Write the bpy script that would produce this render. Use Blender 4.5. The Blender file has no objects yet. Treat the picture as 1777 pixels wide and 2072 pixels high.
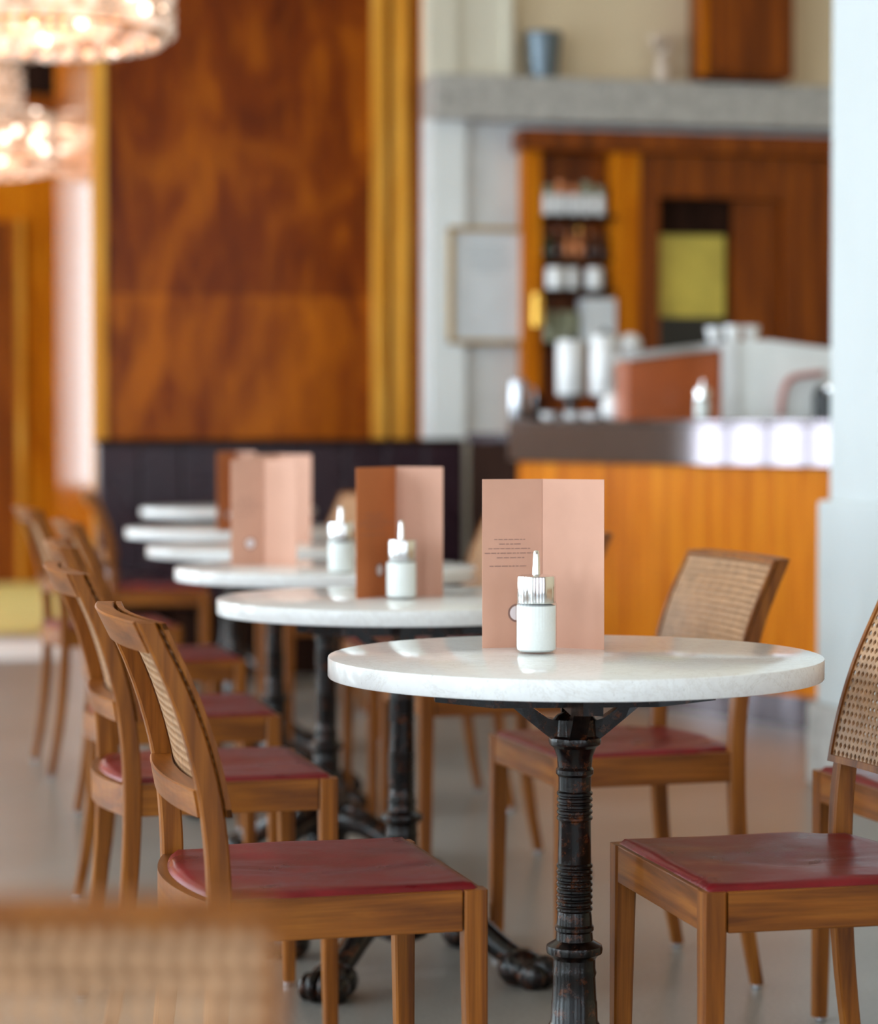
import bpy, bmesh, math, random
from mathutils import Vector, Matrix, noise as mnoise
random.seed(7)
C = bpy.context.scene.collection
SC = bpy.context.scene
PI = math.pi

# ------------------------------------------------------------------ camera
FPX, HORIZON, CAM_Z, YAW = 5050.0, 865.0, 1.064, math.radians(13.3)
PITCH = math.atan((1036 - HORIZON) / FPX)
cam_d = bpy.data.cameras.new('camera'); cam = bpy.data.objects.new('camera', cam_d); C.objects.link(cam)
cam.location = (0, 0, CAM_Z)
cam.rotation_euler = (PI / 2 - PITCH, 0, -YAW)
cam_d.sensor_fit = 'HORIZONTAL'; cam_d.lens = 85; cam_d.sensor_width = 85 * 1777 / FPX
cam_d.clip_start = 0.05; cam_d.clip_end = 100
cam_d.dof.use_dof = True; cam_d.dof.focus_distance = 3.56; cam_d.dof.aperture_fstop = 2.7
SC.camera = cam
# ------------------------------------------------------------------ world, light, exposure
SC.view_settings.view_transform = 'Standard'; SC.view_settings.look = 'None'
SC.view_settings.gamma = 1; SC.view_settings.use_curve_mapping = False
SC.view_settings.exposure = 1.08
SC.cycles.use_denoising = True
SC.cycles.max_bounces = 8; SC.cycles.diffuse_bounces = 4; SC.cycles.glossy_bounces = 4
SC.cycles.transparent_max_bounces = 16
SC.cycles.sample_clamp_indirect = 8.0
SC.cycles.caustics_reflective = False; SC.cycles.caustics_refractive = False
W = bpy.data.worlds.new('sky'); SC.world = W; W.use_nodes = True
W.node_tree.nodes['Background'].inputs[0].default_value = (0.62, 0.78, 1.0, 1)
W.node_tree.nodes['Background'].inputs[1].default_value = 1.0
ROOM_L, ROOM_B, ROOM_R, ROOM_F, CEIL = -4.2, -3.2, 6.5, 17.2, 4.6
WIN_LEFT = [-1.7, 0.6, 2.9, 5.2, 7.5, 10.0, 12.62, 15.7]      # centres along the left wall; last window added to brighten the far passage
WIN_BACK = [-2.6, -0.2, 2.2, 4.6]
WIN_W, WIN_Z0, WIN_Z1 = 1.30, 0.14, 3.75
P_LEFT, P_BACK, P_FAR = [80, 90, 95, 95, 95, 150, 60, 190], 30, 9
def daylight(loc, rot, power, sx, sy, col):
    l = bpy.data.lights.new('window_daylight', 'AREA'); l.shape = 'RECTANGLE'; l.size = sx; l.size_y = sy
    l.energy = power; l.color = col
    o = bpy.data.objects.new('window_daylight', l); C.objects.link(o); o.location = loc; o.rotation_euler = rot
    return o
for v, P_ in zip(WIN_LEFT, P_LEFT):
    daylight((ROOM_L - 0.16, v, (WIN_Z0 + WIN_Z1) / 2), (PI / 2, 0, -PI / 2), P_, WIN_W, WIN_Z1 - WIN_Z0, (0.80, 0.90, 1.0))
for u in WIN_BACK:
    daylight((u, ROOM_B - 0.16, (WIN_Z0 + WIN_Z1) / 2), (PI / 2, 0, 0), P_BACK, WIN_W, WIN_Z1 - WIN_Z0, (0.84, 0.92, 1.0))
daylight((0.15, ROOM_F + 0.12, 1.9), (PI / 2, 0, PI), P_FAR, 0.9, 2.6, (1.0, 0.93, 0.86))

# ------------------------------------------------------------------ helpers
CM = Matrix.Translation(Vector((0, 0, CAM_Z))) @ cam.rotation_euler.to_matrix().to_4x4()
def ray(px, py):
    d = Vector(((px - 888.5) / FPX, -(py - 1036) / FPX, -1))
    return (CM.to_3x3() @ d)
O = Vector((0, 0, CAM_Z))
def at_z(px, py, z):
    d = ray(px, py); return O + d * ((z - CAM_Z) / d.z)
def at_v(px, py, v):
    d = ray(px, py); return O + d * (v / d.y)
def at_d(px, py, Y):
    return O + ray(px, py) * Y
def rm(X, Y, z=0.0):
    """a point given as metres right of / in front of the camera -> room axes"""
    c, s = math.cos(YAW), math.sin(YAW)
    return Vector((c * X + s * Y, -s * X + c * Y, z))

def obj(name, bm, mat, parent=None, smooth=False, loc=None, rotz=None):
    bmesh.ops.recalc_face_normals(bm, faces=bm.faces)
    me = bpy.data.meshes.new(name); bm.to_mesh(me); bm.free()
    if mat: me.materials.append(mat)
    if smooth:
        for p in me.polygons: p.use_smooth = True
        if smooth is not True:
            pass
    o = bpy.data.objects.new(name, me); C.objects.link(o)
    if parent: o.parent = parent
    if loc is not None: o.location = loc
    if rotz is not None: o.rotation_euler = (0, 0, rotz)
    return o
def smooth_by_angle(o, ang=35):
    me = o.data
    for p in me.polygons: p.use_smooth = True
    bm = bmesh.new(); bm.from_mesh(me)
    for e in bm.edges:
        if len(e.link_faces) == 2 and e.calc_face_angle(0) > math.radians(ang): e.smooth = False
    bm.to_mesh(me); bm.free()
    return o
def thing(name, label, cat, loc=(0, 0, 0), rotz=0, group=None):
    o = bpy.data.objects.new(name, None); C.objects.link(o); o.empty_display_size = 0.05
    o.location = loc; o.rotation_euler = (0, 0, rotz)
    return tag(o, label, cat, group)
def tag(o, label, cat, group=None):
    o['label'] = label; o['category'] = cat
    if group: o['group'] = group
    return o
def struct(name, bm, m, parent=None, label=None):
    o = obj(name, bm, m, parent)
    if not parent: o['kind'] = 'structure'
    if label: o['label'] = label
    return o
def copy_tree(o, parent=None):
    c = o.copy(); C.objects.link(c)
    if parent: c.parent = parent
    for ch in list(o.children): copy_tree(ch, c)
    return c
def box(bm, x0, x1, y0, y1, z0, z1, bev=0.0, seg=2, M=None):
    r = bmesh.ops.create_cube(bm, size=1)
    vs = r['verts']
    for v in vs:
        v.co = Vector((x0 + (v.co.x + .5) * (x1 - x0), y0 + (v.co.y + .5) * (y1 - y0), z0 + (v.co.z + .5) * (z1 - z0)))
    if bev > 0:
        es = list({e for v in vs for e in v.link_edges})
        r2 = bmesh.ops.bevel(bm, geom=es, offset=bev, segments=seg, profile=0.5, affect='EDGES')
        vs = list({v for f in r2['faces'] for v in f.verts} | {v for v in vs if v.is_valid})
    if M is not None: bmesh.ops.transform(bm, matrix=M, verts=vs)
    return vs
def B(*a, **k):
    bm = bmesh.new(); box(bm, *a, **k); return bm
def lathe(bm, prof, n=32, cx=0, cy=0, cap=True):
    rings = []
    for r, z in prof:
        rings.append([bm.verts.new((cx + r * math.cos(2 * PI * i / n), cy + r * math.sin(2 * PI * i / n), z)) for i in range(n)])
    for a, b in zip(rings, rings[1:]):
        for i in range(n):
            bm.faces.new((a[i], a[(i + 1) % n], b[(i + 1) % n], b[i]))
    if cap:
        bm.faces.new(rings[0][::-1]); bm.faces.new(rings[-1])
def L(prof, n=32, cx=0, cy=0):
    bm = bmesh.new(); lathe(bm, prof, n, cx, cy); return bm
def loft(bm, rings, cap=True):
    vr = [[bm.verts.new(p) for p in r] for r in rings]
    n = len(vr[0])
    for a, b in zip(vr, vr[1:]):
        for i in range(n): bm.faces.new((a[i], a[(i + 1) % n], b[(i + 1) % n], b[i]))
    if cap:
        bm.faces.new(vr[0][::-1]); bm.faces.new(vr[-1])
def cham(dx, dy, c):
    """corners of a rectangle with small chamfers"""
    a, b = dx / 2, dy / 2
    return [(a - c, -b), (a, -b + c), (a, b - c), (a - c, b), (-a + c, b), (-a, b - c), (-a, -b + c), (-a + c, -b)]
def tube(bm, pts, rad, n=10):
    pts = [Vector(p) for p in pts]
    rings = []
    for i, p in enumerate(pts):
        t = (pts[min(i + 1, len(pts) - 1)] - pts[max(i - 1, 0)]).normalized()
        a = t.orthogonal() if i == 0 else (rings_a - t * rings_a.dot(t))
        a.normalize(); rings_a = a
        b = t.cross(a)
        r = rad[i] if isinstance(rad, (list, tuple)) else rad
        rings.append([p + (a * math.cos(2 * PI * k / n) + b * math.sin(2 * PI * k / n)) * r for k in range(n)])
    loft(bm, rings)
def cat(P, n):
    """Catmull-Rom through the points P, n samples a span"""
    P = [Vector(p) for p in P]; P = [2 * P[0] - P[1]] + P + [2 * P[-1] - P[-2]]
    out = []
    for i in range(1, len(P) - 2):
        for k in range(n):
            t = k / n; a, b, c, d = P[i - 1:i + 3]
            out.append(0.5 * (2 * b + (c - a) * t + (2 * a - 5 * b + 4 * c - d) * t * t + (3 * b - a - 3 * c + d) * t ** 3))
    out.append(P[-2]); return out

# ------------------------------------------------------------------ materials
def lin(r, g, b):
    f = lambda c: ((c / 255 + 0.055) / 1.055) ** 2.4 if c > 10 else c / 255 / 12.92
    return (f(r), f(g), f(b), 1)
class NT:
    def __init__(s, name):
        s.m = bpy.data.materials.new(name); s.m.use_nodes = True; s.t = s.m.node_tree
        s.n = s.t.nodes; s.b = s.n['Principled BSDF']
    def add(s, ty, **k):
        n = s.n.new(ty)
        for a, v in k.items(): setattr(n, a, v)
        return n
    def link(s, a, b): s.t.links.new(a, b)
    def set(s, **k):
        for a, v in k.items(): s.b.inputs[a.replace('_', ' ')].default_value = v
    def coords(s, scale=(1, 1, 1), kind='Object', rot=(0, 0, 0)):
        tc = s.add('ShaderNodeTexCoord'); mp = s.add('ShaderNodeMapping')
        mp.inputs['Scale'].default_value = scale; mp.inputs['Rotation'].default_value = rot
        s.link(tc.outputs[kind], mp.inputs['Vector']); return mp.outputs[0]
    def noise(s, vec, scale, detail=4, rough=0.55, dist=0.0):
        n = s.add('ShaderNodeTexNoise'); s.link(vec, n.inputs['Vector'])
        n.inputs['Scale'].default_value = scale; n.inputs['Detail'].default_value = detail
        n.inputs['Roughness'].default_value = rough; n.inputs['Distortion'].default_value = dist
        return n.outputs['Fac']
    def ramp(s, fac, stops):
        r = s.add('ShaderNodeValToRGB'); e = r.color_ramp.elements
        while len(e) < len(stops): e.new(0.5)
        for el, (p, c) in zip(e, stops): el.position = p; el.color = c
        s.link(fac, r.inputs['Fac']); return r.outputs['Color']
    def mix(s, f, a, b, mode='MIX'):
        m = s.add('ShaderNodeMix', data_type='RGBA', blend_type=mode)
        for sock, v in ((m.inputs[0], f), (m.inputs[6], a), (m.inputs[7], b)):
            if hasattr(v, 'links'): s.link(v, sock)
            else: sock.default_value = v
        return m.outputs[2]
    def bump(s, h, strength=0.2, dist=0.01):
        b = s.add('ShaderNodeBump'); b.inputs['Strength'].default_value = strength; b.inputs['Distance'].default_value = dist
        s.link(h, b.inputs['Height']); s.link(b.outputs[0], s.b.inputs['Normal'])
    def col(s, c): s.link(c, s.b.inputs['Base Color'])
def plain(name, c, rough=0.5, metal=0.0, spec=0.5, coat=0.0, var=0.0, sc=8.0):
    t = NT(name); t.set(Roughness=rough, Metallic=metal, Base_Color=c)
    t.b.inputs['Specular IOR Level'].default_value = spec
    t.b.inputs['Coat Weight'].default_value = coat
    v = t.coords(); f = t.noise(v, sc, 4)
    d = var if var else 0.04
    c0 = tuple(x * (1 - d) for x in c[:3]) + (1,); c1 = tuple(min(1, x * (1 + d)) for x in c[:3]) + (1,)
    t.col(t.ramp(f, [(0.35, c0), (0.65, c1)]))
    return t.m
def wood(name, dark, mid, light, stretch, scale=1.0, rough=0.38, coat=0.15, blot=0.0, spec=0.22):
    """stretch: axis along which the grain runs"""
    t = NT(name); t.set(Roughness=rough); t.b.inputs['Specular IOR Level'].default_value = spec; t.b.inputs['Coat Weight'].default_value = coat; t.b.inputs['Coat Roughness'].default_value = 0.15
    s = [14.0 * scale] * 3; s['xyz'.index(stretch)] = 0.9 * scale
    v = t.coords(tuple(s))
    f1 = t.noise(v, 2.4, 6, 0.6, 0.6)
    base = t.ramp(f1, [(0.28, dark), (0.5, mid), (0.72, light)])
    s2 = [110.0 * scale] * 3; s2['xyz'.index(stretch)] = 3.0 * scale
    f2 = t.noise(t.coords(tuple(s2)), 1.6, 3)
    base = t.mix(0.45, base, t.ramp(f2, [(0.35, (0.55, 0.5, 0.45, 1)), (0.6, (1, 1, 1, 1))]), 'MULTIPLY')
    if blot:
        f3 = t.noise(t.coords((1, 1, 0.6)), 3.0, 3)
        base = t.mix(blot, base, t.ramp(f3, [(0.35, dark), (0.65, light)]))
    t.col(base); t.bump(f2, 0.08, 0.002)
    return t.m
OAK_D, OAK_M, OAK_L = lin(82, 40, 9), lin(134, 75, 21), lin(166, 102, 36)
M_wx = wood('chair_wood_x', OAK_D, OAK_M, OAK_L, 'x', coat=0.04)
M_wy = wood('chair_wood_y', OAK_D, OAK_M, OAK_L, 'y', coat=0.04)
M_wz = wood('chair_wood_z', OAK_D, OAK_M, OAK_L, 'z', coat=0.04)
M_pan_o = wood('orange_veneer', lin(168, 84, 8), lin(208, 116, 14), lin(226, 142, 28), 'z', 0.6, 0.40, 0.0, spec=0.06)
M_red_w = wood('mahogany', lin(86, 38, 4), lin(132, 62, 6), lin(164, 86, 12), 'z', 0.5, 0.36, 0.03, spec=0.2)
M_reveal = wood('polished_reveal', lin(110, 50, 10), lin(150, 76, 18), lin(176, 98, 30), 'z', 0.5, 0.13, 0.0, spec=0.35)
M_gold_w = wood('honey_moulding', lin(190, 116, 24), lin(222, 150, 46), lin(238, 180, 80), 'z', 0.5, 0.36, 0.0, spec=0.2)
M_dark_w = wood('dark_stained_wood', lin(30, 18, 14), lin(44, 28, 22), lin(60, 38, 30), 'z', 0.5, 0.75, 0.0, spec=0.03)
def flame(k=0.0):
    t = NT('flame_mahogany'); t.set(Roughness=0.3); t.b.inputs['Coat Weight'].default_value = 0.03; t.b.inputs['Coat Roughness'].default_value = 0.15
    t.b.inputs['Specular IOR Level'].default_value = 0.12
    v = t.coords((1.7, 1, 0.9)); f = t.noise(v, 1.7, 4, 0.55, 1.2)
    v2 = t.coords((7, 1, 1.3), rot=(0, 0.3, 0)); f2 = t.noise(v2, 1.5, 3, 0.5, 1.6)
    v3 = t.coords((7, 1, 1.3), rot=(0, -0.35, 0)); f3 = t.noise(v3, 1.3, 3, 0.5, 1.6)
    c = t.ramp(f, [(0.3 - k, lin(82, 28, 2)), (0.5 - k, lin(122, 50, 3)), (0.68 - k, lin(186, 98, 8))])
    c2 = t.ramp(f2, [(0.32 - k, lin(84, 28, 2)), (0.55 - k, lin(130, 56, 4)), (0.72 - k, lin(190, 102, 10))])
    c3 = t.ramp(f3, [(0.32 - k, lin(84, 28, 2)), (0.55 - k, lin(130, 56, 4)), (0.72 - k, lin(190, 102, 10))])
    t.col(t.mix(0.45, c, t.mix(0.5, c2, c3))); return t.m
M_flame = flame(); M_flame_lit = flame(0.10)  # second copy is lighter: light on the lower panel put into its colour
def marble():
    t = NT('pale_marble'); t.set(Roughness=0.12); t.b.inputs['Specular IOR Level'].default_value = 0.22; t.b.inputs['Coat Roughness'].default_value = 0.05
    v = t.coords(); f = t.noise(v, 70, 6, 0.65)
    c = t.ramp(f, [(0.3, lin(237, 236, 237)), (0.6, lin(243, 243, 243))])
    f2 = t.noise(v, 5, 8, 0.75, 2.0)
    c = t.mix(t.ramp(f2, [(0.485, (0, 0, 0, 1)), (0.5, (.28, .28, .28, 1)), (0.515, (0, 0, 0, 1))]), c, lin(190, 178, 166))
    f3 = t.noise(t.coords((1, 1, 0.6)), 170, 2)
    c = t.mix(t.ramp(f3, [(0.69, (0, 0, 0, 1)), (0.76, (.4, .4, .4, 1))]), c, lin(150, 138, 128))
    t.col(c); return t.m
M_marble = marble()
def leather(name, a, b, rough=0.3, big=9):
    t = NT(name); t.set(Roughness=rough); t.b.inputs['Specular IOR Level'].default_value = 0.25
    t.b.inputs['Coat Weight'].default_value = 0.03; t.b.inputs['Coat Roughness'].default_value = 0.2
    f = t.noise(t.coords(), big, 5, 0.6, 0.4)
    t.col(t.ramp(f, [(0.3, a), (0.7, b)]))
    f2 = t.noise(t.coords(), 260, 2)
    f3 = t.noise(t.coords((1, 1, 1)), 14, 4, 0.6, 1.4)
    mx = t.mix(0.7, f2, t.noise(t.coords((1, 1, 1)), 18, 3, 0.5)); t.bump(mx, 0.16, 0.004)
    r = t.ramp(f, [(0.3, (rough * .8,) * 3 + (1,)), (0.7, (rough * 1.4,) * 3 + (1,))]); t.link(r, t.b.inputs['Roughness'])
    return t.m
M_red = leather('oxblood_leather', lin(92, 14, 20), lin(124, 24, 30))
M_bench = leather('aubergine_leather', lin(42, 26, 34), lin(54, 36, 44), 0.26, 4)
def iron():
    t = NT('black_cast_iron'); t.set(Roughness=0.2, Metallic=0.0); t.b.inputs['Specular IOR Level'].default_value = 0.32
    f = t.noise(t.coords(), 55, 6, 0.7)
    t.col(t.ramp(f, [(0.44, lin(10, 8, 9)), (0.56, lin(34, 19, 13)), (0.72, lin(104, 54, 26))]))
    t.bump(f, 0.2, 0.002); return t.m
M_iron = iron()
M_cane = plain('woven_cane', lin(176, 134, 98), 0.45, var=0.18, sc=60)
M_caneframe = plain('cane_binding', lin(170, 122, 82), 0.45, var=0.1, sc=40)
M_glide = plain('nickel_glide', lin(190, 190, 195), 0.25, 0.9)
M_chrome = plain('chrome', lin(232, 232, 232), 0.16, 1.0)
M_sugar = plain('white_sugar', lin(244, 244, 244), 0.9, var=0.02, sc=300)
def glass():
    t = NT('clear_glass'); nt = t.t; nt.nodes.remove(t.b)
    out = [n for n in nt.nodes if n.type == 'OUTPUT_MATERIAL'][0]
    tr = t.add('ShaderNodeBsdfTransparent'); tr.inputs[0].default_value = (0.96, 0.98, 0.97, 1)
    gl = t.add('ShaderNodeBsdfGlossy'); gl.inputs['Roughness'].default_value = 0.03
    fr = t.add('ShaderNodeLayerWeight'); fr.inputs[0].default_value = 0.5
    pw = t.add('ShaderNodeMath', operation='POWER'); t.link(fr.outputs['Facing'], pw.inputs[0]); pw.inputs[1].default_value = 4.0
    ml = t.add('ShaderNodeMath', operation='MULTIPLY_ADD'); t.link(pw.outputs[0], ml.inputs[0]); ml.inputs[1].default_value = 0.6; ml.inputs[2].default_value = 0.03
    mx = t.add('ShaderNodeMixShader'); t.link(ml.outputs[0], mx.inputs[0]); t.link(tr.outputs[0], mx.inputs[1]); t.link(gl.outputs[0], mx.inputs[2])
    t.link(mx.outputs[0], out.inputs[0]); return t.m
M_glass = glass()
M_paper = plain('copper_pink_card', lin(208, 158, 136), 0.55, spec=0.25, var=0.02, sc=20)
M_paper_dk = plain('darker_copper_card', lin(190, 110, 62), 0.5, spec=0.3, var=0.02, sc=20)  # darker tone, used only on the left covers of two menus
M_ink = plain('grey_ink', lin(142, 106, 96), 0.7)
M_emb = plain('silver_emblem', lin(238, 226, 230), 0.4)
M_white = plain('white_plaster', lin(238, 241, 243), 0.75, spec=0.25, var=0.015, sc=3)
M_whitegloss = plain('white_enamel', lin(240, 241, 240), 0.2)
M_porc = plain('white_porcelain', lin(238, 238, 240), 0.15)
M_colpaint = plain('column_paint', lin(203, 208, 210), 0.75, spec=0.25, var=0.015, sc=3)
M_cream = plain('cream_plaster', lin(232, 212, 180), 0.8, spec=0.2, var=0.02, sc=3)
M_creamlt = plain('ivory_paint', lin(228, 222, 206), 0.7, spec=0.25, var=0.02, sc=3)
def stone(name, a, b, sc=26):
    t = NT(name); t.set(Roughness=0.5)
    f = t.noise(t.coords(), sc, 6, 0.7); t.col(t.ramp(f, [(0.35, a), (0.65, b)])); return t.m
M_stone = stone('grey_stone', lin(160, 157, 154), lin(196, 193, 189))
M_palestone = stone('pale_grey_stone', lin(218, 223, 227), lin(230, 234, 237), 6)
def floor_mat():
    t = NT('polished_terrazzo'); t.set(Roughness=0.3)
    v = t.coords(); f = t.noise(v, 120, 3, 0.6); f2 = t.noise(v, 1.4, 4)
    c = t.ramp(f, [(0.35, lin(120, 114, 108)), (0.6, lin(150, 145, 139))])
    c = t.mix(0.3, c, t.ramp(f2, [(0.35, lin(108, 103, 97)), (0.65, lin(158, 152, 146))]))
    t.col(c); return t.m
M_floor = floor_mat()
M_ceil = plain('ceiling_plaster', lin(226, 214, 194), 0.9, var=0.01)
M_carpet = plain('mustard_carpet', lin(196, 176, 96), 0.95, var=0.12, sc=6)
M_steel = plain('burnished_steel', lin(126, 116, 120), 0.05, 0.95)
M_bucket = plain('galvanised_zinc', lin(104, 116, 126), 0.35, 0.6)
M_copper = plain('copper_brown_panel', lin(172, 84, 34), 0.3, 0.1, var=0.12, sc=5)
M_black = plain('black_plastic', lin(18, 18, 20), 0.3)
M_brass = plain('brass', lin(214, 164, 70), 0.25, 0.8)
M_green = plain('green_bottle_glass', lin(34, 52, 26), 0.12)
M_brownb = plain('brown_bottle_glass', lin(70, 34, 16), 0.12)
M_orange_lab = plain('copper_foil', lin(196, 120, 72), 0.35, 0.3)
M_tin = plain('sage_tin', lin(140, 140, 112), 0.4)
M_pink = plain('pink_enamel', lin(196, 130, 120), 0.3)
M_petal = plain('cream_petals', lin(226, 206, 190), 0.7)
M_print = plain('pale_paper', lin(222, 226, 232), 0.5)
M_printgrey = plain('pale_grey_print', lin(188, 194, 200), 0.6)
M_picgreen = plain('yellow_green_print', lin(214, 192, 84), 0.5, var=0.15, sc=5)
M_gold = plain('gold_leaf', lin(196, 160, 96), 0.35, 0.5)
def emit(name, c, s):
    t = NT(name); t.b.inputs['Emission Color'].default_value = c; t.b.inputs['Emission Strength'].default_value = s
    t.set(Base_Color=c, Roughness=0.4); return t.m
M_bulb = emit('warm_bulb', (1.0, 0.80, 0.58, 1), 4)
M_glow = emit('drum_glow', (1.0, 0.66, 0.42, 1), 0.16)
def crystal():
    t = NT('crystal_painted_glints'); t.set(Roughness=0.12); t.b.inputs['Specular IOR Level'].default_value = 0.8
    g = t.add('ShaderNodeNewGeometry'); rnd = g.outputs['Random Per Island']
    t.col(t.ramp(rnd, [(0.0, lin(150, 132, 118)), (1.0, lin(236, 224, 214))]))
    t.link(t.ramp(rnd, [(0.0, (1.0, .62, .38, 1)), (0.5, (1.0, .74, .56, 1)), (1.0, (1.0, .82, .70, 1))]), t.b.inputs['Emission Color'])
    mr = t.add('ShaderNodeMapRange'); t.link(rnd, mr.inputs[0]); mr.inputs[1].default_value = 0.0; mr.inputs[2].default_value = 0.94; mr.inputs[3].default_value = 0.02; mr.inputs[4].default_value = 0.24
    gt = t.add('ShaderNodeMath', operation='GREATER_THAN'); t.link(rnd, gt.inputs[0]); gt.inputs[1].default_value = 0.98  # bulb glints painted as emission, brightest on a few random beads
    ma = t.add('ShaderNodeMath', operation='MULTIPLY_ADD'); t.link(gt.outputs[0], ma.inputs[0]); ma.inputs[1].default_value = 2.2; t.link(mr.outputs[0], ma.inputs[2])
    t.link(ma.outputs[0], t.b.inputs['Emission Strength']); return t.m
M_crystal = crystal()

# ------------------------------------------------------------------ room shell
struct('floor', B(ROOM_L - .3, ROOM_R + .3, ROOM_B - .3, ROOM_F + .3, -0.12, 0), M_floor)
struct('ceiling', B(ROOM_L - .3, ROOM_R + .3, ROOM_B - .3, ROOM_F + .3, CEIL, CEIL + .15), M_ceil)
def wall_holes(a0, a1, holes, z0, z1, hz0, hz1, put):
    """a wall along one axis with rectangular window holes"""
    bm = bmesh.new(); edges = sorted(holes); cur = a0
    for h0, h1 in edges:
        put(bm, cur, h0, z0, z1); put(bm, h0, h1, z0, hz0); put(bm, h0, h1, hz1, z1); cur = h1
    put(bm, cur, a1, z0, z1); return bm
holesL = [(v - WIN_W / 2, v + WIN_W / 2) for v in WIN_LEFT]
holesB = [(u - WIN_W / 2, u + WIN_W / 2) for u in WIN_BACK]
struct('wall_left', wall_holes(ROOM_B - .3, ROOM_F + .3, holesL, 0, CEIL, WIN_Z0, WIN_Z1,
       lambda bm, a, b, c, d: box(bm, ROOM_L - .3, ROOM_L, a, b, c, d)), M_creamlt)
struct('wall_back', wall_holes(ROOM_L, ROOM_R, holesB, 0, CEIL, WIN_Z0, WIN_Z1,
       lambda bm, a, b, c, d: box(bm, a, b, ROOM_B - .3, ROOM_B, c, d)), M_red_w)
struct('wall_right', B(ROOM_R, ROOM_R + .3, ROOM_B - .3, ROOM_F + .3, 0, CEIL), M_cream)
def window(n, M):
    """frame with mullions and panes; local: x across, z up, y = depth"""
    fr = bmesh.new(); w, z0, z1 = WIN_W / 2, WIN_Z0, WIN_Z1
    for a in ((-w, -w + .06, z0, z1), (w - .06, w, z0, z1), (-w, w, z0, z0 + .06), (-w, w, z1 - .06, z1), (-.025, .025, z0, z1), (-.345, -.295, z0, z1), (.295, .345, z0, z1), (-w, w, 2.7, 2.75)):
        box(fr, a[0], a[1], -.05, .03, a[2], a[3])
    o = struct('window_%d' % n, fr, M_whitegloss); o.matrix_world = M
    p = obj('window_pane', B(-w + .05, w - .05, -.03, -.022, z0 + .05, z1 - .05), M_glass, o)
    return o
k = 1
for v in WIN_LEFT:
    window(k, Matrix.Translation((ROOM_L - .1, v, 0)) @ Matrix.Rotation(-PI / 2, 4, 'Z')); k += 1
for u in WIN_BACK:
    window(k, Matrix.Translation((u, ROOM_B - .1, 0))); k += 1

# far passage wall (v = 17.2)
VF = ROOM_F
def uf(px): return at_v(px, 865, VF).x
def zf(py, px=80): return at_v(px, py, VF).z
FW0, FW1 = -0.3, 0.6       # window opening in the far wall, beyond the left edge of the view
bm = bmesh.new()
box(bm, ROOM_L, FW0, VF, VF + .3, 0, CEIL); box(bm, FW1, uf(300), VF, VF + .3, 0, CEIL)
box(bm, FW0, FW1, VF, VF + .3, 0, 0.6); box(bm, FW0, FW1, VF, VF + .3, 3.2, CEIL)
struct('wall_front', bm, M_pan_o)
wf = bmesh.new()
for a in ((FW0, FW0 + .07, .6, 3.2), (FW1 - .07, FW1, .6, 3.2), (FW0, FW1, .6, .67), (FW0, FW1, 3.13, 3.2), ((FW0 + FW1) / 2 - .03, (FW0 + FW1) / 2 + .03, .6, 3.2)):
    box(wf, a[0], a[1], VF + .02, VF + .09, a[2], a[3])
wo = struct('window_%d' % k, wf, M_gold_w)
obj('window_pane', B(FW0 + .05, FW1 - .05, VF + .05, VF + .056, .65, 3.15), M_glass, wo)
d0 = at_v(-60, 865, VF).x; d1 = uf(33)
dr = struct('door_1', B(d0, d1, VF - .05, VF, 0, zf(450)), M_red_w)
obj('door_frame', B(d1, d1 + .05, VF - .07, VF - .001, 0, zf(445)), M_gold_w, dr)
struct('trim_1', B(d0 - .3, uf(300), VF - .06, VF - .002, zf(300), zf(198)), M_red_w)
struct('trim_2', B(uf(12), uf(168), VF - .05, VF - .002, zf(192), zf(-80)), M_dark_w)
tm = bmesh.new(); box(tm, uf(166), uf(192), VF - .09, VF - .002, zf(196), zf(-80)); box(tm, uf(-6), uf(14), VF - .09, VF - .002, zf(196), zf(-80))
struct('trim_3', tm, M_gold_w)
o = obj('carpet', B(-1.2, 1.06 + .3, 13.0, VF - .08, 0.001, 0.012), M_carpet)
tag(o, 'mustard carpet on the passage floor beyond the chairs', 'carpet')

o = obj('threshold', B(-1.4, 1.0, 11.55, 12.55, 0.0005, 0.008), M_palestone); o['kind'] = 'structure'; o['label'] = 'pale stone threshold of the passage'
# bench wall with flame mahogany panel (plane v = 11.45)
VB = 11.45
def ub(px): return at_v(px, 865, VB).x
def zb(py, px=500): return at_v(px, py, VB).z
uL = ub(186)
struct('wall_partition', B(uL + .02, 6.5, VB + .02, VB + .3, 0, CEIL), M_red_w)
struct('trim_4', B(uL, uL + .02, VB + .0, 13.45, 0, 3.45), M_reveal, label='glossy wooden reveal of the passage')
struct('trim_5', B(ub(216), ub(751), VB, VB + .021, zb(598), CEIL), M_flame, label='upper leaf of the flame mahogany panel')
struct('trim_13', B(ub(216), ub(751), VB, VB + .021, 0, zb(598)), M_flame_lit, label='lower leaf of the flame mahogany panel above the bench, brighter light painted in')
def batten(n, p0, p1, d, m, parent=None):
    return struct('trim_%d' % n, B(ub(p0), ub(p1), VB - d, VB + .021, 0, CEIL, bev=0.006), m)
batten(6, 187, 217, .035, M_gold_w)
batten(7, 751, 781, .03, M_gold_w); batten(8, 793, 826, .045, M_gold_w); batten(9, 843, 868, .03, M_pan_o)

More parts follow.
